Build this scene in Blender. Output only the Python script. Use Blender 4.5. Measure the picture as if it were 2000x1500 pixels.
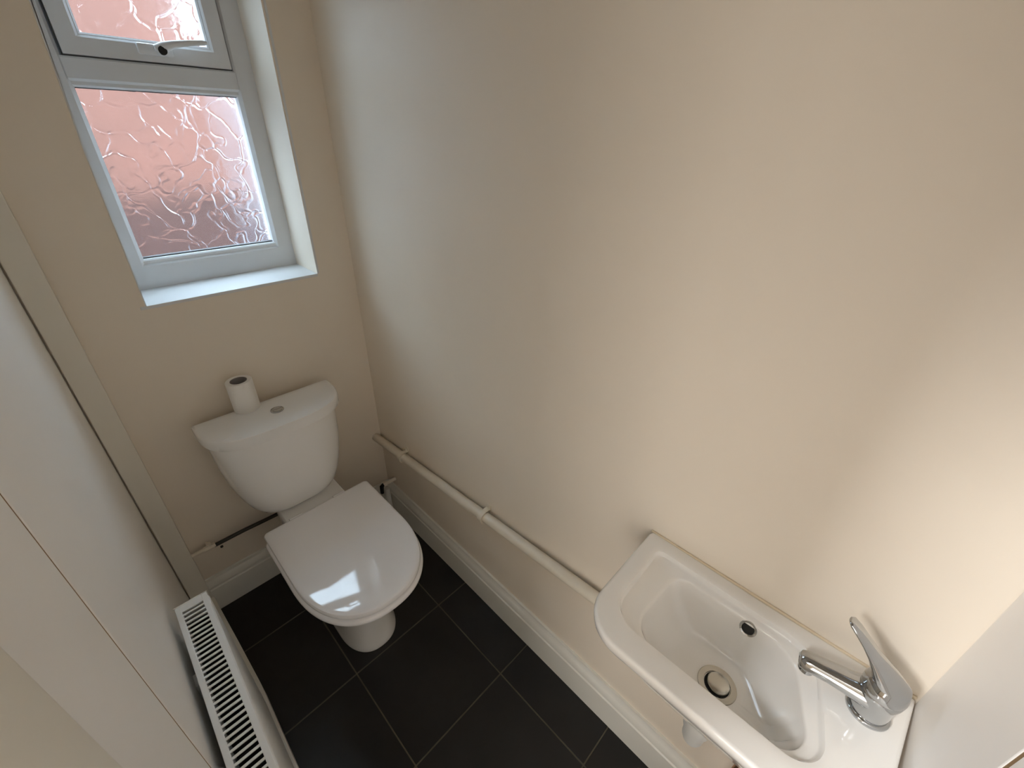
import bpy, bmesh, math, random
from mathutils import Vector, Matrix
random.seed(4)
S = bpy.context.scene
COL = S.collection
for _o in list(bpy.data.objects):
    bpy.data.objects.remove(_o)

# ---------------------------------------------------------------- camera
# World: x runs away from the window wall (x=0), y=0 is the right-hand wall, z=0 the floor.
cam = bpy.data.cameras.new('camera')
cam.sensor_width = 36.0
cam.lens = 36.0 * 833.2134 / 2000.0
cam.shift_x = 6.735 / 2000.0
cam.shift_y = -18.03 / 2000.0
cam.clip_start = 0.01
cam_o = bpy.data.objects.new('camera', cam)
COL.objects.link(cam_o)
cam_o.matrix_world = Matrix(((0.70646169, -0.35310465, 0.61337508, 1.43593768),
                             (0.70762433, 0.33598377, -0.6215969, -0.67078276),
                             (0.01340469, 0.87317353, 0.4872251, 1.5435945),
                             (0, 0, 0, 1)))
S.camera = cam_o

# ---------------------------------------------------------------- light
S.view_settings.view_transform = 'Standard'
S.view_settings.look = 'None'
S.view_settings.gamma = 1.0
S.view_settings.use_curve_mapping = False
S.view_settings.exposure = 0.0
S.cycles.diffuse_bounces = 8
S.cycles.max_bounces = 14
S.cycles.transparent_max_bounces = 12

world = bpy.data.worlds.new('sky')
S.world = world
world.use_nodes = True
wn = world.node_tree
wn.nodes.clear()
wo = wn.nodes.new('ShaderNodeOutputWorld')
wb = wn.nodes.new('ShaderNodeBackground')
# overcast sky, brighter towards the zenith (CIE overcast: L = Lz * (1 + 2 sin h) / 3)
wb.inputs['Color'].default_value = (0.66, 0.84, 1.0, 1)
wtc = wn.nodes.new('ShaderNodeTexCoord')
wsx = wn.nodes.new('ShaderNodeSeparateXYZ')
wmr = wn.nodes.new('ShaderNodeMapRange')
wmr.inputs['From Min'].default_value = 0.0
wmr.inputs['From Max'].default_value = 1.0
wmr.inputs['To Min'].default_value = 8.0
wmr.inputs['To Max'].default_value = 24.0
wn.links.new(wtc.outputs['Generated'], wsx.inputs[0])
wn.links.new(wsx.outputs['Z'], wmr.inputs['Value'])
wn.links.new(wmr.outputs['Result'], wb.inputs['Strength'])
wn.links.new(wb.outputs[0], wo.inputs[0])

sun = bpy.data.lights.new('sun', 'SUN')
sun.energy = 25.0
sun.angle = math.radians(0.6)
sun.color = (1.0, 0.93, 0.82)
sun_o = bpy.data.objects.new('sun', sun)
COL.objects.link(sun_o)
sun_o.rotation_euler = Vector((-1.0, 0.25, -1.0)).to_track_quat('-Z', 'Y').to_euler()

# hall lamp, seen only by the light it throws through the doorway
hall = bpy.data.lights.new('hall_lamp', 'AREA')
hall.shape = 'RECTANGLE'
hall.size, hall.size_y = 0.22, 0.35
hall.energy = 47.0
hall.color = (0.97, 0.98, 1.0)
hall_o = bpy.data.objects.new('hall_lamp', hall)
COL.objects.link(hall_o)
hall_o.location = (0.97, -1.90, 2.20)
hall_o.rotation_euler = (Vector((1.55, 0.0, 1.0)) - Vector((0.97, -1.90, 2.20))).to_track_quat('-Z', 'Y').to_euler()

# added fill light, unseen at the far end of the hall, to brighten the room
door = bpy.data.lights.new('hall_fill_light', 'AREA')
door.shape = 'RECTANGLE'
door.size, door.size_y = 1.1, 1.6
door.energy = 27.0
door.color = (1.0, 0.97, 0.93)
fill_o = bpy.data.objects.new('hall_fill_light', door)
COL.objects.link(fill_o)
fill_o.location = (2.05, -3.40, 1.00)
fill_o.rotation_euler = Vector((0, 1, 0)).to_track_quat('-Z', 'Z').to_euler()

portal = bpy.data.lights.new('window_portal', 'AREA')
portal.shape = 'RECTANGLE'
portal.size, portal.size_y = 0.5, 0.95
portal.cycles.is_portal = True
portal_o = bpy.data.objects.new('window_portal', portal)
COL.objects.link(portal_o)
portal_o.location = (-0.30, -0.36, 1.58)
portal_o.rotation_euler = Vector((1, 0, 0)).to_track_quat('-Z', 'Z').to_euler()


# ---------------------------------------------------------------- materials
def mat(name, col, rough=0.5, metal=0.0, spec=0.5, coat=0.0, noise=0.0, nscale=8.0, bump=0.0, bscale=120.0):
    m = bpy.data.materials.new(name)
    m.use_nodes = True
    nt = m.node_tree
    b = nt.nodes['Principled BSDF']
    b.inputs['Roughness'].default_value = rough
    b.inputs['Metallic'].default_value = metal
    b.inputs['Specular IOR Level'].default_value = spec
    b.inputs['Coat Weight'].default_value = coat
    b.inputs['Coat Roughness'].default_value = 0.03
    b.inputs['Base Color'].default_value = (*col, 1)
    if noise or bump:
        tc = nt.nodes.new('ShaderNodeTexCoord')
    if noise:
        n = nt.nodes.new('ShaderNodeTexNoise')
        n.inputs['Scale'].default_value = nscale
        n.inputs['Detail'].default_value = 5
        nt.links.new(tc.outputs['Object'], n.inputs['Vector'])
        r = nt.nodes.new('ShaderNodeMapRange')
        r.inputs['From Min'].default_value = 0.3
        r.inputs['From Max'].default_value = 0.7
        r.inputs['To Min'].default_value = 1 - noise
        r.inputs['To Max'].default_value = 1 + noise
        nt.links.new(n.outputs['Fac'], r.inputs['Value'])
        mx = nt.nodes.new('ShaderNodeMix')
        mx.data_type = 'RGBA'
        mx.blend_type = 'MULTIPLY'
        mx.inputs['Factor'].default_value = 1
        mx.inputs['A'].default_value = (*col, 1)
        nt.links.new(r.outputs['Result'], mx.inputs['B'])
        nt.links.new(mx.outputs['Result'], b.inputs['Base Color'])
    if bump:
        n2 = nt.nodes.new('ShaderNodeTexNoise')
        n2.inputs['Scale'].default_value = bscale
        n2.inputs['Detail'].default_value = 3
        nt.links.new(tc.outputs['Object'], n2.inputs['Vector'])
        bp = nt.nodes.new('ShaderNodeBump')
        bp.inputs['Strength'].default_value = bump
        bp.inputs['Distance'].default_value = 0.002
        nt.links.new(n2.outputs['Fac'], bp.inputs['Height'])
        nt.links.new(bp.outputs['Normal'], b.inputs['Normal'])
    return m


M_WALL = mat('magnolia_emulsion', (0.815, 0.727, 0.61), 0.48, spec=0.4, noise=0.02, nscale=3, bump=0.05, bscale=60)
M_PANEL = mat('white_panel_paint', (0.90, 0.87, 0.83), 0.42, spec=0.9, noise=0.02, nscale=4)
M_STRIP = mat('cream_gloss_trim', (0.79, 0.75, 0.66), 0.40, spec=0.4, noise=0.02, nscale=6)
M_SKIRT = mat('white_gloss_trim', (0.80, 0.78, 0.71), 0.30, spec=0.5, noise=0.02, nscale=6)
M_WHITE = mat('white_window_paint', (0.70, 0.705, 0.70), 0.45)
M_UPVC = mat('white_upvc', (0.70, 0.705, 0.71), 0.30)
M_GASKET = mat('black_gasket', (0.05, 0.05, 0.05), 0.6)
M_CERAMIC = mat('white_ceramic', (0.87, 0.855, 0.83), 0.10, coat=0.3)
M_SEAT = mat('white_gloss_seat', (0.90, 0.89, 0.90), 0.06, coat=0.6)
M_BASIN = mat('white_basin_ceramic', (0.86, 0.835, 0.79), 0.08, coat=0.5)
M_CHROME = mat('chrome', (0.50, 0.51, 0.515), 0.09, metal=1.0)
M_STEEL = mat('dull_chrome', (0.55, 0.54, 0.50), 0.22, metal=1.0)
M_PIPE = mat('cream_painted_pipe', (0.74, 0.67, 0.55), 0.38, noise=0.03, nscale=20)
M_PLASTIC = mat('white_plastic', (0.75, 0.75, 0.72), 0.35)
M_DARKPIPE = mat('tarnished_dark_pipe', (0.03, 0.022, 0.014), 0.5)
M_COPPER = mat('copper', (0.55, 0.27, 0.13), 0.35, metal=1.0)
M_BLACK = mat('black_void', (0.008, 0.008, 0.008), 0.7)
M_RAD = mat('white_radiator_enamel', (0.80, 0.80, 0.78), 0.28)
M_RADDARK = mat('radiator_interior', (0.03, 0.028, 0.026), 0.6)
M_TILE = mat('charcoal_floor_tile', (0.016, 0.015, 0.0145), 0.42, spec=0.35, noise=0.25, nscale=5, bump=0.12, bscale=40)
M_GROUT = mat('grey_brown_grout', (0.11, 0.095, 0.065), 0.85, noise=0.3, nscale=15)
M_JOINT = mat('bare_board_edge', (0.30, 0.205, 0.12), 1.0, spec=0.0)
M_PAPER = mat('toilet_paper', (0.84, 0.81, 0.76), 0.9, bump=0.2, bscale=300)
M_CARD = mat('grey_card_core', (0.30, 0.27, 0.25), 0.85)
M_CEIL = mat('white_ceiling_paint', (0.86, 0.85, 0.82), 0.8)
M_HALL = mat('hall_paint', (0.78, 0.73, 0.64), 0.7)
M_HALLFLOOR = mat('hall_floor', (0.30, 0.22, 0.15), 0.6, noise=0.1)
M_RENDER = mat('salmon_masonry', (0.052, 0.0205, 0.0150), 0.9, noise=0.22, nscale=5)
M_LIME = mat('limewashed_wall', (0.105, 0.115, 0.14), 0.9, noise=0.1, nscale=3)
M_GROUND = mat('concrete_yard', (0.05, 0.045, 0.042), 0.9, noise=0.1)
M_SEAL = mat('yellowed_sealant', (0.74, 0.62, 0.45), 0.4)


def glass_mat():
    m = bpy.data.materials.new('textured_obscure_glass')
    m.use_nodes = True
    nt = m.node_tree
    nt.nodes.clear()
    L = nt.links.new
    out = nt.nodes.new('ShaderNodeOutputMaterial')
    tc = nt.nodes.new('ShaderNodeTexCoord')
    ns = nt.nodes.new('ShaderNodeTexNoise')
    ns.inputs['Scale'].default_value = 9
    ns.inputs['Detail'].default_value = 2
    L(tc.outputs['Object'], ns.inputs['Vector'])
    mixv = nt.nodes.new('ShaderNodeMix')
    mixv.data_type = 'RGBA'
    mixv.blend_type = 'LINEAR_LIGHT'
    mixv.inputs['Factor'].default_value = 0.10
    L(tc.outputs['Object'], mixv.inputs['A'])
    L(ns.outputs['Color'], mixv.inputs['B'])
    vo = nt.nodes.new('ShaderNodeTexVoronoi')
    vo.feature = 'DISTANCE_TO_EDGE'
    vo.inputs['Scale'].default_value = 13
    L(mixv.outputs['Result'], vo.inputs['Vector'])
    rp = nt.nodes.new('ShaderNodeMapRange')
    rp.inputs['From Min'].default_value = 0.0
    rp.inputs['From Max'].default_value = 0.07
    L(vo.outputs['Distance'], rp.inputs['Value'])
    n2 = nt.nodes.new('ShaderNodeTexNoise')
    n2.inputs['Scale'].default_value = 45
    n2.inputs['Detail'].default_value = 4
    L(tc.outputs['Object'], n2.inputs['Vector'])
    add = nt.nodes.new('ShaderNodeMath')
    add.operation = 'MULTIPLY_ADD'
    add.inputs[1].default_value = 0.55
    L(n2.outputs['Fac'], add.inputs[0])
    L(rp.outputs['Result'], add.inputs[2])
    bp = nt.nodes.new('ShaderNodeBump')
    bp.inputs['Strength'].default_value = 0.8
    bp.inputs['Distance'].default_value = 0.0022
    L(add.outputs[0], bp.inputs['Height'])
    g = nt.nodes.new('ShaderNodeBsdfGlass')
    g.inputs['Roughness'].default_value = 0.20
    g.inputs['IOR'].default_value = 1.35
    g.inputs['Color'].default_value = (0.95, 0.96, 0.97, 1)
    L(bp.outputs['Normal'], g.inputs['Normal'])
    t = nt.nodes.new('ShaderNodeBsdfTransparent')
    t.inputs['Color'].default_value = (0.93, 0.95, 0.96, 1)
    ms = nt.nodes.new('ShaderNodeMixShader')
    ms.inputs['Fac'].default_value = 0.70
    L(t.outputs[0], ms.inputs[1])
    L(g.outputs[0], ms.inputs[2])
    L(ms.outputs[0], out.inputs['Surface'])
    return m


M_GLASS = glass_mat()


# ---------------------------------------------------------------- helpers
def obj(name, bm, m, parent=None, smooth=None, mats=None):
    bmesh.ops.recalc_face_normals(bm, faces=bm.faces)
    me = bpy.data.meshes.new(name)
    bm.to_mesh(me)
    bm.free()
    if m:
        me.materials.append(m)
    for x in mats or ():
        me.materials.append(x)
    if smooth is not None:
        for p in me.polygons:
            p.use_smooth = True
        me.set_sharp_from_angle(angle=math.radians(smooth))
    o = bpy.data.objects.new(name, me)
    COL.objects.link(o)
    if parent:
        o.parent = parent
        o.matrix_parent_inverse = Matrix.Translation(-wloc(parent))
    return o


def wloc(o):
    v = Vector(o.location)
    if o.parent:
        v = o.matrix_parent_inverse @ v
        v = v + wloc(o.parent)
    return v


def thing(name, label, cat, loc, group=None):
    o = bpy.data.objects.new(name, None)
    o.empty_display_size = 0.05
    COL.objects.link(o)
    o.location = loc
    o['label'] = label
    o['category'] = cat
    if group:
        o['group'] = group
    return o


def tag(o, label, cat, group=None):
    o['label'] = label
    o['category'] = cat
    if group:
        o['group'] = group
    return o


def struct(name, bm, m, smooth=None, label=None, **k):
    o = obj(name, bm, m, None, smooth, **k)
    o['kind'] = 'structure'
    if label:
        o['label'] = label
    return o


def box(bm, x0, x1, y0, y1, z0, z1, bev=0.0, seg=2, mi=0):
    r = bmesh.ops.create_cube(bm, size=1)
    vs = r['verts']
    for v in vs:
        v.co = Vector(((x0 + x1) / 2 + v.co.x * (x1 - x0), (y0 + y1) / 2 + v.co.y * (y1 - y0), (z0 + z1) / 2 + v.co.z * (z1 - z0)))
    fs = {f for v in vs for f in v.link_faces}
    for f in fs:
        f.material_index = mi
    if bev:
        es = list({e for v in vs for e in v.link_edges})
        bmesh.ops.bevel(bm, geom=es, offset=bev, segments=seg, profile=0.5, affect='EDGES')
    return bm


def nbox(*a, **k):
    return box(bmesh.new(), *a, **k)


def prism(bm, poly, z0, z1):
    n = len(poly)
    a = [bm.verts.new((p[0], p[1], z0)) for p in poly]
    b = [bm.verts.new((p[0], p[1], z1)) for p in poly]
    bm.faces.new(a)
    bm.faces.new(b)
    for i in range(n):
        bm.faces.new((a[i], a[(i + 1) % n], b[(i + 1) % n], b[i]))
    return bm


def loft(bm, rings, cap0=True, cap1=True, closed=False):
    vs = [[bm.verts.new(p) for p in r] for r in rings]
    n = len(vs[0])
    k = len(vs)
    for i in range(k if closed else k - 1):
        a, b = vs[i], vs[(i + 1) % k]
        for j in range(n):
            bm.faces.new((a[j], a[(j + 1) % n], b[(j + 1) % n], b[j]))
    if not closed:
        if cap0:
            bm.faces.new(vs[0])
        if cap1:
            bm.faces.new(vs[-1])
    return bm


def tube(bm, pts, radii, n=20, squash=None, caps=True):
    """tube along a path; squash = (side, up) scale of the section per point"""
    pts = [Vector(p) for p in pts]
    rings = []
    up = Vector((0, 0, 1))
    prev = None
    for i, p in enumerate(pts):
        d = (pts[min(i + 1, len(pts) - 1)] - pts[max(i - 1, 0)]).normalized()
        if prev is None:
            s = d.cross(up)
            if s.length < 1e-3:
                s = Vector((1, 0, 0))
            s.normalize()
        else:
            s = (prev - d * prev.dot(d)).normalized()
        prev = s
        u = s.cross(d).normalized()
        r = radii[i] if hasattr(radii, '__len__') else radii
        a, b = squash[i] if squash else (1, 1)
        rings.append([p + s * (r * a * math.cos(t)) + u * (r * b * math.sin(t)) for t in [2 * math.pi * k / n for k in range(n)]])
    return loft(bm, rings, caps, caps)


def lathe(bm, prof, c, axis=(0, 0, 1), n=32, cap0=True, cap1=True):
    """prof = list of (r, h) along axis from c"""
    ax = Vector(axis).normalized()
    s = ax.orthogonal().normalized()
    u = ax.cross(s)
    c = Vector(c)
    rings = [[c + ax * h + s * (r * math.cos(t)) + u * (r * math.sin(t)) for t in [2 * math.pi * k / n for k in range(n)]] for r, h in prof]
    return loft(bm, rings, cap0, cap1)


def sph(bm, c, r, seg=20):
    q = bmesh.ops.create_uvsphere(bm, u_segments=seg, v_segments=seg // 2, radius=r)
    for v in q['verts']:
        v.co += Vector(c)
    return bm


def profile_y(bm, prof, path):
    """sweep a closed profile [(offset, z)] along two end points; path = (p0, p1, outward)"""
    p0, p1, nrm = (Vector(v) for v in path)
    r0 = [p0 + nrm * a + Vector((0, 0, z)) for a, z in prof]
    r1 = [p1 + nrm * a + Vector((0, 0, z)) for a, z in prof]
    return loft(bm, [r0, r1])


WL = -0.797     # left wall face
XN = 1.651      # end wall face
CEIL = 2.40

# ---------------------------------------------------------------- room shell
# window opening in the back wall
OY0, OY1, OZ0, OZ1 = -0.588, -0.1265, 1.138, 2.06
bm = bmesh.new()
LEFT_EDGE = [(-0.95, 0), (-0.588, 0), (-0.588, OZ0), (-0.582, 1.50), (-0.568, 1.766), (-0.556, OZ1), (-0.556, CEIL), (-0.95, CEIL)]
loft(bm, [[(-0.28, y - (0.035 if y > -0.9 else 0), z) for y, z in LEFT_EDGE], [(0.0, y, z) for y, z in LEFT_EDGE]])
box(bm, -0.28, 0, OY1, 0.25, 0, CEIL)
box(bm, -0.28, 0, OY0, OY1, 0, OZ0)
box(bm, -0.28, 0, -0.585, OY1, OZ1, CEIL)
struct('wall_back', bm, M_WALL, label='magnolia wall with the window above the toilet')
struct('wall_right', nbox(0.0, XN + 0.12, 0, 0.25, 0, CEIL), M_WALL, label='long blank magnolia wall above the basin')

# left wall: a solid core with two painted boards on its face, and the doorway the picture is taken from
DX0, DX1, DZ = 1.265, XN, 1.77
bm = bmesh.new()
box(bm, -0.28, DX0, -0.95, WL - 0.012, 0, CEIL)
box(bm, DX0, XN + 0.12, -0.95, WL - 0.012, DZ, CEIL)
wl = struct('wall_left', bm, M_JOINT, label='left wall clad in white painted boards behind the radiator')
obj('panel', nbox(0.003, 0.887, WL - 0.012, WL, 0, CEIL, bev=0.002), M_PANEL, wl)
obj('panel', nbox(0.893, 1.100, WL - 0.012, WL, 0, CEIL, bev=0.002), M_PANEL, wl)
obj('joint', nbox(0.8865, 0.8935, WL - 0.011, WL - 0.0012, 0, CEIL), M_JOINT, wl)['label'] = 'brown joint between the boards'
obj('panel', nbox(DX0, XN, WL - 0.012, WL, DZ, CEIL, bev=0.002), M_PANEL, wl)
# end wall: boarded too
wf = struct('wall_front', nbox(XN + 0.012, XN + 0.12, -0.95, 0.0, 0, CEIL), M_JOINT, label='boarded end wall beside the basin')
obj('panel', nbox(XN, XN + 0.012, -0.209, 0, 0, CEIL, bev=0.0015), M_PANEL, wf)
obj('joint', nbox(XN + 0.0012, XN + 0.011, -0.2155, -0.2085, 0, CEIL), M_JOINT, wf)['label'] = 'brown joint between the boards'
obj('panel', nbox(XN, XN + 0.012, -0.95, -0.215, 0, CEIL, bev=0.0015), M_PANEL, wf)

struct('ceiling', nbox(-0.28, 2.8, -3.6, 0.25, CEIL, 3.0), M_CEIL)

# floor: grout bed with separate square tiles
fl = struct('floor', nbox(-0.02, XN + 0.02, -0.95, 0.02, -0.08, -0.0015), M_GROUT, label='grout bed under the dark floor tiles')


def clip(poly, x0, x1, y0, y1):
    def cut(P, f, inter):
        out = []
        for i in range(len(P)):
            a, b = P[i], P[(i + 1) % len(P)]
            fa, fb = f(a), f(b)
            if fa >= 0:
                out.append(a)
            if (fa >= 0) != (fb >= 0):
                t = fa / (fa - fb)
                out.append((a[0] + t * (b[0] - a[0]), a[1] + t * (b[1] - a[1])))
        return out
    for f in (lambda p: p[0] - x0, lambda p: x1 - p[0], lambda p: p[1] - y0, lambda p: y1 - p[1]):
        poly = cut(poly, f, None)
        if len(poly) < 3:
            return None
    return poly


TS, TH, TG = 0.333, 0.0095, 0.0018
for i in range(-3, 5):
    for j in range(-4, 2):
        q = []
        for u, v in ((0, 0), (1, 0), (1, 1), (0, 1)):
            a = (i + u) * TS + (TG if u == 0 else -TG)
            b = (j + v) * TS + (TG if v == 0 else -TG)
            q.append((0.570 + a * math.cos(TH) - b * math.sin(TH), -0.150 + a * math.sin(TH) + b * math.cos(TH)))
        q = clip(q, 0.0, XN, -0.90, 0.0)
        if not q:
            continue
        xs = [p[0] for p in q]
        ys = [p[1] for p in q]
        if max(xs) - min(xs) < 0.01 or max(ys) - min(ys) < 0.01:
            continue
        dz = random.uniform(-0.0004, 0.0004)
        tb = prism(bmesh.new(), q, -0.009, dz)
        top = [e for e in tb.edges if all(v.co.z > -0.004 for v in e.verts)]
        bmesh.ops.bevel(tb, geom=top, offset=0.0010, segments=1, affect='EDGES')
        obj('tile', tb, M_TILE, fl)

# skirtings
SK = [(0, 0), (0.018, 0), (0.018, 0.112), (0.0145, 0.116), (0.0145, 0.121), (0.0175, 0.126), (0.0170, 0.136), (0.0125, 0.147), (0.0085, 0.154), (0.0075, 0.165), (0.0, 0.165)]
struct('baseboard_right', profile_y(bmesh.new(), SK, ((0.018, 0, 0), (XN, 0, 0), (0, -1, 0))), M_SKIRT, smooth=25,
       label='moulded white skirting under the basin pipe')
struct('baseboard_back', profile_y(bmesh.new(), [(a, z * 0.93) for a, z in SK], ((0, -0.738, 0), (0, 0, 0), (1, 0, 0))), M_SKIRT, smooth=25,
       label='moulded skirting behind the toilet')
# corner cover board on the left and a low pipe boxing under the radiator
struct('trim_1', nbox(0.0, 0.020, -0.793, -0.738, 0, CEIL, bev=0.002), M_STRIP, label='narrow cream cover board in the corner left of the toilet')
bm = prism(bmesh.new(), [(0.021, WL), (1.10, WL), (1.10, -0.712), (0.43, -0.713), (0.25, -0.722), (0.021, -0.735)], 0, 0.085)
bmesh.ops.bevel(bm, geom=[e for e in bm.edges if all(v.co.z > 0.05 for v in e.verts)], offset=0.006, segments=2, affect='EDGES')
struct('trim_2', bm, M_SKIRT, smooth=40, label='low white boxing along the floor under the radiator')
# door lining of the doorway at the left
bm = bmesh.new()
box(bm, 1.104, DX0, -0.97, WL + 0.012, 0, DZ + 0.02, bev=0.011, seg=4)
struct('trim_3', bm, M_STRIP, smooth=40, label='rounded door lining at the edge of the left boards')

# hall beyond the doorway (lights the room through the opening)
hb = bmesh.new()
box(hb, -0.28, 2.8, -3.6, -3.45, 0, CEIL)
box(hb, -0.28, -0.15, -3.45, -0.95, 0, CEIL)
box(hb, 2.65, 2.8, -3.45, 0.25, 0, CEIL)
box(hb, XN + 0.12, 2.65, 0.1, 0.25, 0, CEIL)
struct('wall_hall', hb, M_HALL, label='hall walls beyond the doorway')
struct('floor_hall', nbox(-0.28, 2.8, -3.6, -0.95, -0.08, -0.001), M_HALLFLOOR, label='hall floor beyond the doorway')

# outside: yard, house wall opposite
struct('ground_outside', nbox(-6, -0.28, -6, 6, -0.3, -0.15), M_GROUND, label='yard outside the window')
struct('wall_outside', nbox(-2.6, -2.1, -0.80, 0.385, -0.15, 2.75), M_RENDER, label='salmon coloured outbuilding wall across the yard')
bm = bmesh.new()
box(bm, -2.75, -2.55, 0.385, 6.0, -0.15, 1.90)
box(bm, -2.75, -2.55, -6.0, -0.80, -0.15, 2.30)  # left stretch, out of view, raised to cut low sky light
struct('wall_garden', bm, M_LIME, label='pale garden wall beside the outbuilding, its unseen left part raised to block light')

# ---------------------------------------------------------------- window
win = bpy.data.objects.new('window_1', None)
COL.objects.link(win)
win.location = (0, -0.355, 1.138)
win['kind'] = 'structure'
win['label'] = 'white window with obscure glass and a small opening light at the top'
# plastered white reveals and sill, set in the opening
XF = -0.170      # room-side face of the frame


def quad_lin(a, b, c, d, th):
    """thin slab through four corner points (a,b on the wall face, c,d at the frame), thickened along th"""
    bmq = bmesh.new()
    th = Vector(th)
    p = [Vector(v) for v in (a, b, c, d)]
    loft(bmq, [p, [v + th for v in p]])
    return bmq


obj('reveal', quad_lin((0.001, -0.1265, 1.138), (0.001, -0.119, 2.06), (-0.27, -0.119, 2.06), (-0.27, -0.1265, 1.138), (0, 0.006, 0)), M_WHITE, win)
bm = bmesh.new()
RE = LEFT_EDGE[2:6]
loft(bm, [[(0.0008, y + 0.0025, z) for y, z in RE] + [(-0.278, y - 0.0325, z) for y, z in reversed(RE)],
          [(0.0008, y, z) for y, z in RE] + [(-0.278, y - 0.035, z) for y, z in reversed(RE)]])
obj('reveal', bm, M_WHITE, win)
obj('sill', nbox(-0.27, 0.0015, -0.60, -0.1265, 1.130, 1.1385, bev=0.001), M_WHITE, win)
obj('head', nbox(-0.27, 0.001, -0.60, -0.119, 2.052, 2.06), M_WHITE, win)


def frame_rect(bm, y0, y1, z0, z1, w, x0, x1, wb=None, wt=None, bev=0.004):
    """four mitred-looking bars: outer y0..y1, z0..z1, bar width w"""
    wb = wb or w
    wt = wt or w
    outer = [(y0, z0), (y1, z0), (y1, z1), (y0, z1)]
    inner = [(y0 + w, z0 + wb), (y1 - w, z0 + wb), (y1 - w, z1 - wt), (y0 + w, z1 - wt)]
    for k in range(4):
        a, b = outer[k], outer[(k + 1) % 4]
        c, d = inner[(k + 1) % 4], inner[k]
        # slope the inner edge a little, like an extruded profile
        r0 = [(x0, *a), (x0, *b), (x0, *c), (x0, *d)]
        sh = lambda p, t: (p[0] + (-t if p[0] > (y0 + y1) / 2 else t), p[1] + (-t if p[1] > (z0 + z1) / 2 else t))
        r1 = [(x1 - bev, *a), (x1 - bev, *b), (x1 - bev, *c), (x1 - bev, *d)]
        r2 = [(x1, *a), (x1, *b), (x1, *sh(c, -bev)), (x1, *sh(d, -bev))]
        loft(bm, [r0, r1, r2])
    return bm


FY0, FY1 = -0.594, -0.1265
ZT = 1.636       # underside of transom (glass top)
ZS = 1.696       # top of transom (sash starts)
bm = bmesh.new()
frame_rect(bm, FY0, FY1, 1.138, 2.055, 0.052, -0.235, XF, wb=0.070, bev=0.006)
obj('frame', bm, M_UPVC, win)
bm = bmesh.new()
loft(bm, [[(x, FY0 + 0.049, z) for x, z in pr] for pr in [[(-0.235, ZT + 0.008), (XF - 0.008, ZT + 0.008), (XF, ZT + 0.016), (XF, ZS - 0.004), (XF - 0.003, ZS), (-0.235, ZS)]]] +
     [[(x, FY1 - 0.049, z) for x, z in [(-0.235, ZT + 0.008), (XF - 0.008, ZT + 0.008), (XF, ZT + 0.016), (XF, ZS - 0.004), (XF - 0.003, ZS), (-0.235, ZS)]]])
obj('transom', bm, M_UPVC, win)
# lower light: bead, gasket, pane
GY0, GY1, GZ0 = -0.5445, -0.1790, 1.222
bm = bmesh.new()
frame_rect(bm, FY0 + 0.0465, FY1 - 0.0465, 1.204, ZT + 0.012, 0.0085, -0.205, XF - 0.006, wb=0.016, wt=0.013, bev=0.004)
obj('bead', bm, M_UPVC, win)
bm = bmesh.new()
frame_rect(bm, GY0 - 0.004, GY1 + 0.004, GZ0 - 0.004, ZT + 0.003, 0.0055, -0.208, -0.190, bev=0.001)
obj('gasket', bm, M_GASKET, win)
obj('pane', nbox(-0.206, -0.200, GY0 - 0.003, GY1 + 0.003, GZ0 - 0.003, ZT + 0.003), M_GLASS, win)
# top opening light
SY0, SY1 = -0.5365, -0.1840
bm = bmesh.new()
frame_rect(bm, SY0, SY1, ZS + 0.003, 2.012, 0.040, -0.215, XF + 0.008, bev=0.005)
sash = obj('sash', bm, M_UPVC, win)
bm = bmesh.new()
frame_rect(bm, SY0 - 0.003, SY1 + 0.003, ZS + 0.0005, 2.015, 0.004, -0.215, XF - 0.002, bev=0.001)
obj('gasket', bm, M_GASKET, sash)
bm = bmesh.new()
frame_rect(bm, SY0 + 0.034, SY1 - 0.034, ZS + 0.037, 1.978, 0.012, -0.20, XF + 0.001, bev=0.004)
obj('bead', bm, M_UPVC, sash)
obj('pane', nbox(-0.196, -0.190, SY0 + 0.044, SY1 - 0.044, ZS + 0.046, 1.97), M_GLASS, sash)
# espagnolette handle on the bottom rail of the opening light
bm = bmesh.new()
xh = XF + 0.008
box(bm, xh, xh + 0.012, -0.392, -0.318, 1.712, 1.736, bev=0.004)
hd = obj('handle', bm, M_UPVC, win, smooth=40)
bm = bmesh.new()
tube(bm, [(xh + 0.010, -0.345, 1.725), (xh + 0.030, -0.345, 1.726)], [0.0125, 0.0115], n=18)
tube(bm, [(xh + 0.024, -0.354, 1.722), (xh + 0.029, -0.338, 1.730), (xh + 0.032, -0.315, 1.738), (xh + 0.034, -0.280, 1.744), (xh + 0.034, -0.250, 1.748), (xh + 0.033, -0.240, 1.749)],
     [0.0125, 0.0115, 0.0080, 0.0066, 0.0060, 0.004], n=16, squash=[(1, 1)] * 6)
obj('lever', bm, M_UPVC, hd, smooth=50)
bm = bmesh.new()
lathe(bm, [(0.0095, 0.0), (0.0095, 0.008), (0.007, 0.0095)], (xh + 0.030, -0.345, 1.7215), axis=(1, 0, 0), n=20)
obj('key_button', bm, M_BLACK, hd, smooth=40)

# ---------------------------------------------------------------- toilet
YC = -0.372
tl = thing('toilet', 'white close-coupled toilet with a closed glossy lid under the window', 'toilet', (0.42, YC, 0))


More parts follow.
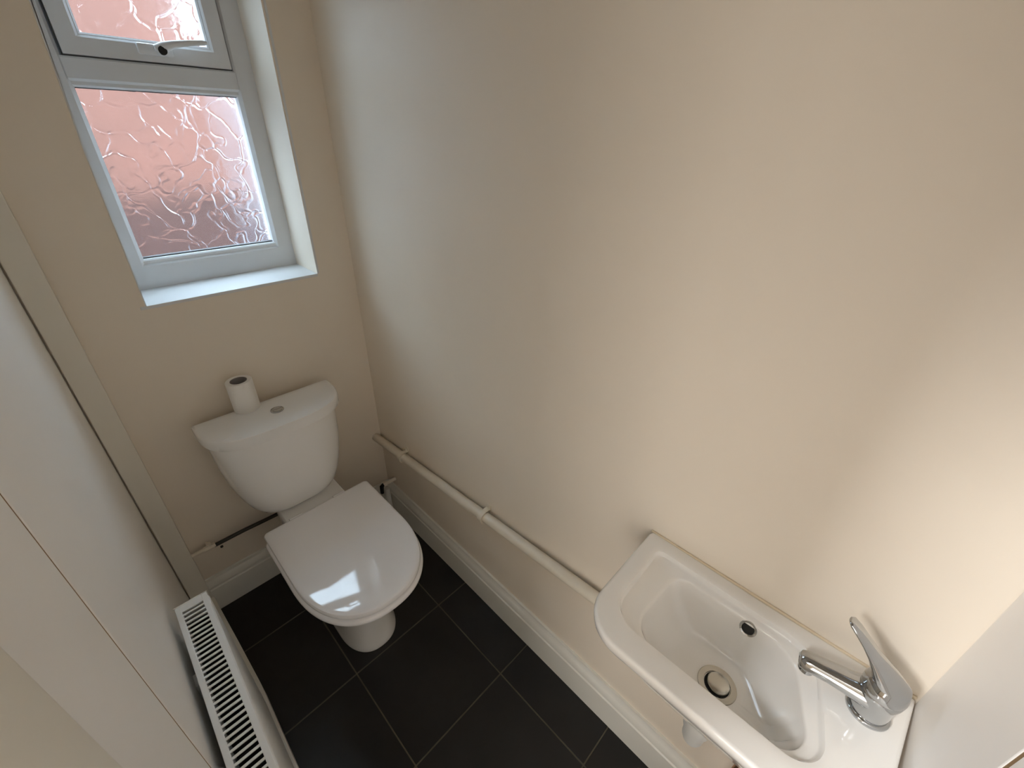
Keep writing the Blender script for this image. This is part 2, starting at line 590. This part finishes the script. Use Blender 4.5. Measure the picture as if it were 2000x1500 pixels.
def dshape(xb, xm, xf, hw, z, rc=0.02, ex=2.3, yc=YC, nf=48, zc=None):
    P = []
    for k in range(nf + 1):
        t = -math.pi / 2 + math.pi * k / nf
        c, s = math.cos(t), math.sin(t)
        P.append((xm + (xf - xm) * abs(c) ** (2 / ex), yc + hw * (abs(s) ** (2 / ex)) * (1 if s >= 0 else -1), z))
    for k in range(1, 6):
        P.append((xm + (xb + rc - xm) * k / 6, yc + hw, z))
    for k in range(7):
        t = math.pi / 2 * k / 6
        P.append((xb + rc - rc * math.sin(t), yc + hw - rc + rc * math.cos(t), z))
    for k in range(1, 6):
        P.append((xb, yc + (hw - rc) * (1 - 2 * k / 6), z))
    for k in range(7):
        t = math.pi / 2 * k / 6
        P.append((xb + rc - rc * math.cos(t), yc - hw + rc - rc * math.sin(t), z))
    for k in range(1, 6):
        P.append((xb + rc + (xm - xb - rc) * k / 6, yc - hw, z))
    return P


bm = bmesh.new()
pan = [(0.000, 0.150, 0.420, 0.553, 0.093), (0.010, 0.150, 0.420, 0.555, 0.0935), (0.020, 0.152, 0.420, 0.552, 0.091), (0.06, 0.16, 0.42, 0.542, 0.086), (0.12, 0.17, 0.42, 0.538, 0.083),
       (0.18, 0.18, 0.42, 0.545, 0.087), (0.23, 0.185, 0.425, 0.566, 0.100), (0.275, 0.19, 0.43, 0.602, 0.124), (0.315, 0.195, 0.44, 0.643, 0.150), (0.35, 0.2, 0.45, 0.675, 0.168),
       (0.372, 0.2, 0.455, 0.690, 0.176), (0.382, 0.202, 0.455, 0.690, 0.176), (0.386, 0.206, 0.455, 0.685, 0.172)]
loft(bm, [dshape(b, m_, f, h, z, rc=min(0.05, h * 0.6)) for z, b, m_, f, h in pan])
# rear shelf that carries the cistern
shelf = [(0.24, 0.10, 0.085), (0.30, 0.075, 0.098), (0.37, 0.06, 0.105), (0.404, 0.058, 0.106), (0.410, 0.062, 0.102)]
loft(bm, [dshape(b, 0.20, 0.30, h, z, rc=0.02, ex=5) for z, b, h in shelf])
obj('pan', bm, M_CERAMIC, tl, smooth=40)
# seat ring
bm = bmesh.new()
out = [(-0.004, 0.387), (0.0, 0.390), (0.001, 0.397), (-0.001, 0.403), (-0.005, 0.406)]
rings = [dshape(0.236, 0.46, 0.712 + d, 0.186 + d, z, rc=0.03) for d, z in out]
rings += [dshape(0.29, 0.46, 0.64, 0.115, 0.406, rc=0.06), dshape(0.29, 0.46, 0.64, 0.115, 0.387, rc=0.06)]
loft(bm, rings, closed=True)
obj('seat', bm, M_SEAT, tl, smooth=40)
bm = bmesh.new()
lidr = [(-0.006, 0.407), (0.0, 0.409), (0.0015, 0.416), (0.0015, 0.422), (-0.0005, 0.4268), (-0.004, 0.4292), (-0.010, 0.4300)]
rings = [dshape(0.231 - d, 0.463, 0.706 + d, 0.179 + d, z, rc=0.014) for d, z in lidr]
for f, dz in ((0.75, 0.0003), (0.45, 0.0006), (0.15, 0.0008)):
    rings.append([(0.45 + (x - 0.45) * f, YC + (y - YC) * f, z + dz) for x, y, z in rings[6]])
loft(bm, rings)
obj('seat_lid', bm, M_SEAT, tl, smooth=30)
# hinges
for s in (-1, 1):
    bm = bmesh.new()
    tube(bm, [(0.226, YC + s * 0.075 - 0.02, 0.418), (0.226, YC + s * 0.075 + 0.02, 0.418)], 0.0085, n=16)
    obj('hinge', bm, M_SEAT, tl, smooth=40)
# cistern
CC = -0.397


def cring(a, b, z, xb=0.052, ex=3.2, n=56):
    P = []
    for k in range(n + 1):
        t = -math.pi / 2 + math.pi * k / n
        c, s = math.cos(t), math.sin(t)
        P.append((xb + a * abs(c) ** (2 / ex), CC + b * abs(s) ** (2 / ex) * (1 if s >= 0 else -1), z))
    for k in range(1, 10):
        P.append((xb, CC + b * (1 - 2 * k / 10), z))
    return P


bm = bmesh.new()
cs = [(0.411, 0.090, 0.082), (0.414, 0.108, 0.100), (0.421, 0.122, 0.117), (0.436, 0.135, 0.134), (0.462, 0.146, 0.150), (0.50, 0.154, 0.163), (0.54, 0.159, 0.173), (0.58, 0.163, 0.180), (0.63, 0.166, 0.186), (0.69, 0.167, 0.189), (0.743, 0.168, 0.190), (0.752, 0.164, 0.186)]
loft(bm, [cring(a, b, z) for z, a, b in cs])
obj('cistern', bm, M_CERAMIC, tl, smooth=50)
bm = bmesh.new()
cl = [(0.750, -0.004), (0.752, 0.0), (0.772, 0.0005), (0.779, -0.001), (0.783, -0.004), (0.785, -0.009)]
rings = [cring(0.186 + d, 0.207 + d, z, xb=0.050 - d) for z, d in cl]
for f, dz in ((0.7, 0.0008), (0.35, 0.0014)):
    rings.append([(0.12 + (x - 0.12) * f, CC + (y - CC) * f, z + dz) for x, y, z in rings[5]])
loft(bm, rings)
clid = obj('cistern_lid', bm, M_CERAMIC, tl, smooth=40)
bm = bmesh.new()
bx, by = 0.143, -0.390
lathe(bm, [(0.0195, 0.0), (0.0195, 0.0030), (0.0180, 0.0042), (0.0165, 0.0042), (0.0160, 0.0030)], (bx, by, 0.7855), n=32)
fb = obj('flush_button', bm, M_CHROME, clid, smooth=40)
for s, w in ((-1, 0.35), (1, 0.35)):
    bm = bmesh.new()
    P = [(bx + 0.0015 * s, by - 0.0145), (bx + 0.0015 * s, by + 0.0145)]
    arc = [(bx + s * (0.0015 + 0.0143 * math.sin(math.pi * k / 14)), by + 0.0145 * math.cos(math.pi * k / 14)) for k in range(15)]
    prism(bm, arc, 0.7858, 0.7895 if s > 0 else 0.7890)
    bmesh.ops.bevel(bm, geom=[e for e in bm.edges if all(v.co.z > 0.788 for v in e.verts)], offset=0.0012, segments=2, affect='EDGES')
    b_ = obj('button_half', bm, M_CHROME, clid, smooth=40)

# toilet roll, standing on the cistern lid
rc_ = (0.066, -0.452, 0.7856)
rl = thing('toilet_roll', 'nearly used up white toilet roll standing on the cistern lid', 'toilet roll', rc_)
bm = bmesh.new()
ro, ri = 0.0365, 0.0235
loft(bm, [[(rc_[0] + r * math.cos(t), rc_[1] + r * math.sin(t), z) for t in [2 * math.pi * k / 40 for k in range(40)]]
          for r, z in ((ri, 0.7862), (ro - 0.001, 0.7858), (ro, 0.787), (ro, 0.8835), (ro - 0.0015, 0.8855), (ri, 0.8850))], closed=True)
obj('paper', bm, M_PAPER, rl, smooth=40)
bm = bmesh.new()
loft(bm, [[(rc_[0] + r * math.cos(t), rc_[1] + r * math.sin(t), z) for t in [2 * math.pi * k / 40 for k in range(40)]]
          for r, z in ((ri - 0.0012, 0.7860), (ri, 0.7860), (ri, 0.8853), (ri - 0.0012, 0.8853))], closed=True)
obj('core', bm, M_CARD, rl, smooth=40)['label'] = 'grey cardboard core'

# ---------------------------------------------------------------- radiator
rx0, rx1, ry0, ry1, rz0, rz1 = 0.516, 1.116, -0.7835, -0.7175, 0.115, 0.620
rad = thing('radiator', 'white panel radiator with slotted top grille on the left boarded wall', 'radiator', (0.80, -0.75, rz0))
bm = nbox(rx0 + 0.006, rx1 - 0.006, ry1 - 0.012, ry1 - 0.001, rz0, rz1 - 0.006, bev=0.004)
obj('front_panel', bm, M_RAD, rad, smooth=40)
bm = nbox(rx0 + 0.006, rx1 - 0.006, ry0 + 0.001, ry0 + 0.010, rz0, rz1 - 0.006, bev=0.004)
obj('back_panel', bm, M_RAD, rad, smooth=40)
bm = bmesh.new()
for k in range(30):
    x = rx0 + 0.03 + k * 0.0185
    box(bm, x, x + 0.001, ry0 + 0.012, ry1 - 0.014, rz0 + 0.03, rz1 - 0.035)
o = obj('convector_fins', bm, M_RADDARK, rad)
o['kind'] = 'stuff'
gf = bmesh.new()
box(gf, rx0 + 0.001, rx1 - 0.001, ry1 - 0.0145, ry1 - 0.0030, rz1 - 0.012, rz1 - 0.0005, bev=0.0015)
box(gf, rx0 + 0.001, rx1 - 0.001, ry0 + 0.0015, ry0 + 0.0125, rz1 - 0.012, rz1 - 0.0005, bev=0.0015)
box(gf, rx0 + 0.001, rx0 + 0.020, ry0 + 0.012, ry1 - 0.014, rz1 - 0.005, rz1 - 0.0007)
box(gf, rx1 - 0.020, rx1 - 0.001, ry0 + 0.012, ry1 - 0.014, rz1 - 0.005, rz1 - 0.0007)
gr = obj('grille', gf, M_RAD, rad)
pitch = 0.0124
nb = int((rx1 - rx0 - 0.040) / pitch)
slat_me = None
for k in range(nb):
    x = rx0 + 0.020 + 0.0066 + k * pitch
    if slat_me is None:
        first = obj('slat', nbox(x, x + 0.0046, ry0 + 0.011, ry1 - 0.013, rz1 - 0.0040, rz1 - 0.0010, bev=0.0006, seg=1), M_RAD, gr)
        slat_me = first
    else:
        c = slat_me.copy()
        COL.objects.link(c)
        c.parent = gr
        c.location = Vector(slat_me.location) + Vector((k * pitch, 0, 0))
for x0_, x1_ in ((rx0 - 0.0008, rx0 + 0.0012), (rx1 - 0.0012, rx1 + 0.0008)):
    bm = nbox(x0_, x1_, ry0, ry1 - 0.002, rz0 + 0.004, rz1 + 0.0008, bev=0.0006, seg=1)
    obj('side_panel', bm, M_RAD, rad)
for x in (rx0 + 0.12, rx1 - 0.12):
    obj('bracket', nbox(x, x + 0.03, WL, ry0 + 0.002, rz0 + 0.05, rz1 - 0.08), M_RAD, rad)

# ---------------------------------------------------------------- waste pipe on the right wall
pr_ = 0.0170


def pz(x):
    return 0.408 + (0.512 - 0.408) * (x - 0.0) / 1.135


wp = thing('waste_pipe', 'cream painted waste pipe clipped along the right wall above the skirting', 'pipe', (0.6, -0.0245, 0.45))
bm = bmesh.new()
tube(bm, [(0.0, -0.0235, pz(0.0)), (0.4, -0.0235, pz(0.4)), (0.9, -0.0235, pz(0.9)), (1.40, -0.0235, pz(1.40))], pr_, n=24)
obj('pipe_run', bm, M_PIPE, wp, smooth=40)
for x in (0.215, 0.695):
    bm = bmesh.new()
    z = pz(x)
    prof = []
    ang = [math.radians(a) for a in range(60, 301, 12)]
    n_o = [(-0.0235 + (pr_ + 0.0055) * math.cos(a), z + (pr_ + 0.0055) * math.sin(a)) for a in ang]
    n_i = [(-0.0235 + (pr_ + 0.0002) * math.cos(a), z + (pr_ + 0.0002) * math.sin(a)) for a in reversed(ang)]
    poly = n_o + n_i
    loft(bm, [[(x - 0.009, y, zz) for y, zz in poly], [(x + 0.009, y, zz) for y, zz in poly]])
    box(bm, x - 0.009, x + 0.009, -0.024, 0.0, z + pr_ + 0.0005, z + pr_ + 0.0055, bev=0.001)
    box(bm, x - 0.009, x + 0.009, -0.004, 0.0, z - pr_, z + pr_ + 0.017, bev=0.001)
    obj('pipe_clip', bm, M_PIPE, wp, smooth=40)

# ---------------------------------------------------------------- cistern feed on the back wall
fp = thing('supply_pipe', 'dark thin water pipe with white valve on the wall left of the toilet', 'pipe', (0.03, -0.6, 0.30))
bm = bmesh.new()
tube(bm, [(0.028, -0.672, 0.302), (0.030, -0.58, 0.304), (0.034, -0.48, 0.303), (0.034, -0.465, 0.303)], 0.0068, n=14)
obj('pipe_run', bm, M_DARKPIPE, fp, smooth=50)['label'] = 'dark tarnished pipe'
bm = bmesh.new()
tube(bm, [(0.026, -0.738, 0.304), (0.027, -0.700, 0.304)], 0.0075, n=16)
tube(bm, [(0.027, -0.702, 0.304), (0.027, -0.668, 0.304)], 0.0092, n=6)
tube(bm, [(0.0, -0.688, 0.304), (0.03, -0.688, 0.304)], 0.006, n=12)
tube(bm, [(0.027, -0.684, 0.304), (0.027, -0.684, 0.322)], 0.006, n=12)
obj('valve', bm, M_PIPE, fp, smooth=40)['label'] = 'cream painted isolating valve'
bm = bmesh.new()
lathe(bm, [(0.0045, 0), (0.0045, 0.005), (0.003, 0.006)], (0.034, -0.655, 0.290), axis=(1, 0, -0.4), n=12)
obj('screw', bm, M_DARKPIPE, fp)

# small pipe bend in the right back corner
cp = thing('pipe_bend', 'small cream pipe with dark connector in the corner right of the toilet', 'pipe', (0.05, -0.05, 0.0))
bm = bmesh.new()
tube(bm, [(0.075, 0.0, 0.205), (0.072, -0.030, 0.203), (0.066, -0.043, 0.200)], 0.008, n=14)
tube(bm, [(0.066, -0.040, 0.201), (0.064, -0.054, 0.198)], 0.011, n=6)
obj('pipe_stub', bm, M_PIPE, cp, smooth=50)
bm = bmesh.new()
tube(bm, [(0.064, -0.054, 0.198), (0.060, -0.062, 0.188), (0.058, -0.064, 0.150)], [0.008, 0.009, 0.008], n=14)
obj('connector', bm, M_BLACK, cp, smooth=50)['label'] = 'black connector'
bm = bmesh.new()
tube(bm, [(0.060, -0.040, 0.0), (0.060, -0.040, 0.165)], [0.013, 0.013], n=16)
obj('riser', bm, M_PLASTIC, cp, smooth=50)['label'] = 'white plastic riser'

# ---------------------------------------------------------------- basin
BC = (1.425, -0.125)
NA = 192


def rounded(poly, seg=10):
    out = []
    n = len(poly)
    for i in range(n):
        p = Vector(poly[i][:2])
        r = poly[i][2]
        a = (Vector(poly[i - 1][:2]) - p).normalized()
        b = (Vector(poly[(i + 1) % n][:2]) - p).normalized()
        half = math.acos(max(-1, min(1, a.dot(b)))) / 2
        t = r / math.tan(half)
        c = p + (a + b).normalized() * (r / math.sin(half))
        s, e = p + a * t - c, p + b * t - c
        a0, a1 = math.atan2(s.y, s.x), math.atan2(e.y, e.x)
        d = (a1 - a0 + math.pi) % (2 * math.pi) - math.pi
        for k in range(seg + 1):
            out.append(c + Vector((math.cos(a0 + d * k / seg), math.sin(a0 + d * k / seg))) * r)
    return out


def radial(poly):
    P = rounded(poly)
    c = Vector(BC)
    R = []
    for k in range(NA):
        t = 2 * math.pi * k / NA
        d = Vector((math.cos(t), math.sin(t)))
        best = None
        for i in range(len(P)):
            a, b = P[i] - c, P[(i + 1) % len(P)] - c
            e = b - a
            den = d.x * e.y - d.y * e.x
            if abs(den) < 1e-12:
                continue
            s = (a.x * e.y - a.y * e.x) / den
            u = (a.x * d.y - a.y * d.x) / den
            if s > 0 and -1e-6 <= u <= 1 + 1e-6:
                best = s if best is None else max(best, s)
        R.append(best)
    return R


def bring(R, z, off=0.0):
    return [(BC[0] + (r - off) * math.cos(2 * math.pi * k / NA), BC[1] + (r - off) * math.sin(2 * math.pi * k / NA), z) for k, r in enumerate(R)]


def lerp(A, B, t):
    return [a + (b - a) * t for a, b in zip(A, B)]


ZB = 0.8155
PO = radial([(1.2105, -0.0012, 0.006), (1.2125, -0.262, 0.072), (1.632, -0.262, 0.05), (1.6485, -0.0012, 0.006)])
P2 = radial([(1.2440, -0.0340, 0.016), (1.2480, -0.2150, 0.050), (1.574, -0.2140, 0.040), (1.528, -0.0340, 0.060)])
P3 = radial([(1.296, -0.0480, 0.030), (1.288, -0.2085, 0.045), (1.564, -0.2070, 0.040), (1.500, -0.0480, 0.060)])
P4 = radial([(1.350, -0.0640, 0.040), (1.345, -0.1950, 0.045), (1.540, -0.1930, 0.045), (1.518, -0.146, 0.05), (1.448, -0.0640, 0.045)])
PD = [0.030] * NA
PU = radial([(1.30, -0.03, 0.03), (1.30, -0.215, 0.05), (1.58, -0.215, 0.05), (1.56, -0.03, 0.03)])
bs = thing('basin', 'small white ceramic hand basin on the right wall with a chrome tap', 'basin', (1.43, 0, 0.66))
bm = bmesh.new()
rings = [bring(PU, 0.672, 0.05), bring(PU, 0.676, 0.02), bring(PU, 0.70), bring(lerp(PU, PO, 0.45), 0.748), bring(PO, 0.776, 0.018), bring(PO, 0.786, 0.006), bring(PO, 0.795, 0.0012),
         bring(PO, ZB - 0.008), bring(PO, ZB - 0.003, 0.0012), bring(PO, ZB - 0.0006, 0.004), bring(PO, ZB, 0.007),
         bring(lerp(PO, P2, 0.70), ZB + 0.0002), bring(lerp(PO, P2, 0.88), ZB), bring(lerp(PO, P2, 0.96), ZB - 0.0014), bring(P2, ZB - 0.0055),
         bring(lerp(P2, P3, 0.06), ZB - 0.0100), bring(lerp(P2, P3, 0.20), ZB - 0.0122), bring(lerp(P2, P3, 0.5), ZB - 0.0142), bring(lerp(P2, P3, 0.84), ZB - 0.0165), bring(lerp(P2, P3, 0.95), ZB - 0.0190), bring(P3, ZB - 0.0235),
         bring(lerp(P3, P4, 0.08), ZB - 0.034),
         bring(lerp(P3, P4, 0.25), ZB - 0.055), bring(lerp(P3, P4, 0.7), ZB - 0.088), bring(lerp(P3, P4, 0.92), ZB - 0.102),
         bring(lerp(P4, PD, 0.12), ZB - 0.109), bring(lerp(P4, PD, 0.35), ZB - 0.112), bring(lerp(P4, PD, 0.99), ZB - 0.1155)]
loft(bm, rings)
obj('bowl', bm, M_BASIN, bs, smooth=38)
# plug hole
dz = ZB - 0.1155
bm = bmesh.new()
dc = (1.427, -0.124, dz)
lathe(bm, [(0.0315, -0.004), (0.0325, 0.0005), (0.0315, 0.0022), (0.0225, 0.0012), (0.0215, -0.0005), (0.0215, -0.010)], dc, n=40)
w = obj('waste_ring', bm, M_STEEL, bs, smooth=40)
bm = bmesh.new()
lathe(bm, [(0.0212, 0), (0.0212, 0.0012)], (dc[0], dc[1], dz - 0.0012), n=32)
obj('waste_hole', bm, M_BLACK, w, smooth=40)
bm = bmesh.new()
lathe(bm, [(0.0175, 0.0), (0.0185, 0.004), (0.0175, 0.0058), (0.013, 0.0068), (0.004, 0.0070)], (dc[0] + 0.001, dc[1] + 0.0025, dz), axis=(0.05, -0.1, 1), n=36)
obj('plug', bm, M_STEEL, w, smooth=40)
# overflow
ov = Vector((1.431, -0.0500, 0.7865))
oa = Vector((0, -1, 0.42)).normalized()
bm = bmesh.new()
lathe(bm, [(0.0138, -0.006), (0.0142, 0.0008), (0.0132, 0.0022), (0.0105, 0.0014), (0.0100, -0.004)], ov, axis=oa, n=32)
ovo = obj('overflow_ring', bm, M_CHROME, bs, smooth=40)
bm = bmesh.new()
lathe(bm, [(0.0100, 0.0), (0.0100, 0.0006)], ov - oa * 0.0002, axis=oa, n=24)
obj('overflow_hole', bm, M_BLACK, ovo)
# sealant line along the wall
bm = bmesh.new()
box(bm, 1.2115, 1.648, -0.0040, 0.0, ZB - 0.003, ZB + 0.0026, bev=0.0012)
obj('sealant', bm, M_SEAL, bs, smooth=60)['label'] = 'yellowed sealant bead'
# trap under the basin
tr = thing('bottle_trap', 'white plastic bottle trap hanging under the basin', 'trap', (1.427, -0.124, 0.47))
bm = bmesh.new()
lathe(bm, [(0.018, 0.678), (0.018, 0.60)], (dc[0], dc[1], 0), n=24)
lathe(bm, [(0.026, 0.632), (0.027, 0.630), (0.027, 0.605), (0.025, 0.602)], (dc[0], dc[1], 0), n=14)
obj('tail_nut', bm, M_PLASTIC, tr, smooth=30)
bm = bmesh.new()
lathe(bm, [(0.018, 0.606), (0.025, 0.600), (0.0255, 0.592), (0.0255, 0.545), (0.0215, 0.540), (0.0200, 0.508), (0.0175, 0.500), (0.010, 0.497)], (dc[0], dc[1], 0), n=28)
obj('bottle', bm, M_PLASTIC, tr, smooth=40)
bm = bmesh.new()
tube(bm, [(dc[0], dc[1] + 0.02, 0.565), (dc[0], -0.06, 0.562), (dc[0] - 0.003, -0.035, 0.558), (dc[0] - 0.02, -0.024, 0.549), (1.38, -0.0235, 0.5355)], [0.016, 0.017, 0.018, 0.018, 0.0185], n=20)
obj('outlet', bm, M_PLASTIC, tr, smooth=50)
# copper feed to the tap
bm = bmesh.new()
tube(bm, [(1.518, -0.040, 0.0), (1.518, -0.042, 0.37), (1.524, -0.047, 0.43), (1.562, -0.062, 0.53), (1.590, -0.074, 0.59), (1.593, -0.076, 0.70)], 0.0075, n=14)
tag(obj('copper_pipe', bm, M_COPPER, None, smooth=50), 'copper feed pipe rising under the basin near the end wall', 'pipe')

# ---------------------------------------------------------------- mixer tap
tx, ty = 1.597, -0.0750
tp = thing('mixer_tap', 'chrome single lever mixer tap at the end of the basin', 'tap', (tx, ty, ZB))
bm = bmesh.new()
lathe(bm, [(0.0262, 0.0), (0.0270, 0.0020), (0.0270, 0.0050), (0.0255, 0.0068), (0.0235, 0.0072)], (tx, ty, ZB), n=40)
obj('base_ring', bm, M_CHROME, tp, smooth=40)
bm = bmesh.new()
lathe(bm, [(0.0232, 0.006), (0.0230, 0.012), (0.0226, 0.030), (0.0236, 0.040), (0.0252, 0.048), (0.0258, 0.054), (0.0250, 0.059), (0.022, 0.062)], (tx, ty, ZB), n=40)
obj('body', bm, M_CHROME, tp, smooth=60)
bm = bmesh.new()
sp = [(tx + 0.004, ty, ZB + 0.036), (tx - 0.018, ty - 0.001, ZB + 0.034), (tx - 0.036, ty - 0.003, ZB + 0.0325), (tx - 0.055, ty - 0.005, ZB + 0.031), (tx - 0.072, ty - 0.007, ZB + 0.0290), (tx - 0.084, ty - 0.0085, ZB + 0.0272), (tx - 0.0905, ty - 0.009, ZB + 0.0260), (tx - 0.094, ty - 0.0095, ZB + 0.0252)]
tube(bm, sp, [0.0225, 0.0215, 0.0185, 0.0168, 0.0160, 0.0155, 0.0130, 0.007], n=28, squash=[(1, 0.9), (1, 0.88), (1, 0.85), (1, 0.85), (1, 0.9), (1, 0.95), (1, 1), (1, 1)])
spo = obj('spout', bm, M_CHROME, tp, smooth=60)
bm = bmesh.new()
lathe(bm, [(0.0108, 0.0), (0.0108, 0.012), (0.009, 0.013)], (tx - 0.080, ty - 0.008, ZB + 0.010), n=24)
obj('aerator', bm, M_CHROME, spo, smooth=40)
bm = bmesh.new()
lathe(bm, [(0.0250, 0.056), (0.0262, 0.060), (0.0258, 0.068), (0.0235, 0.076), (0.0190, 0.082), (0.012, 0.0858), (0.004, 0.087)], (tx, ty, ZB), n=36)
lv = [(tx + 0.010, ty, ZB + 0.066), (tx - 0.004, ty, ZB + 0.080), (tx - 0.016, ty, ZB + 0.094), (tx - 0.028, ty, ZB + 0.1075), (tx - 0.041, ty, ZB + 0.1215), (tx - 0.054, ty, ZB + 0.1340), (tx - 0.064, ty, ZB + 0.1420), (tx - 0.068, ty, ZB + 0.1445)]
tube(bm, lv, [0.0235, 0.0225, 0.0185, 0.0148, 0.0130, 0.0122, 0.0105, 0.005], n=26, squash=[(1, 0.8), (1, 0.75), (1, 0.65), (1, 0.5), (1, 0.42), (1, 0.38), (1, 0.36), (1, 0.4)])
obj('lever', bm, M_CHROME, tp, smooth=60)
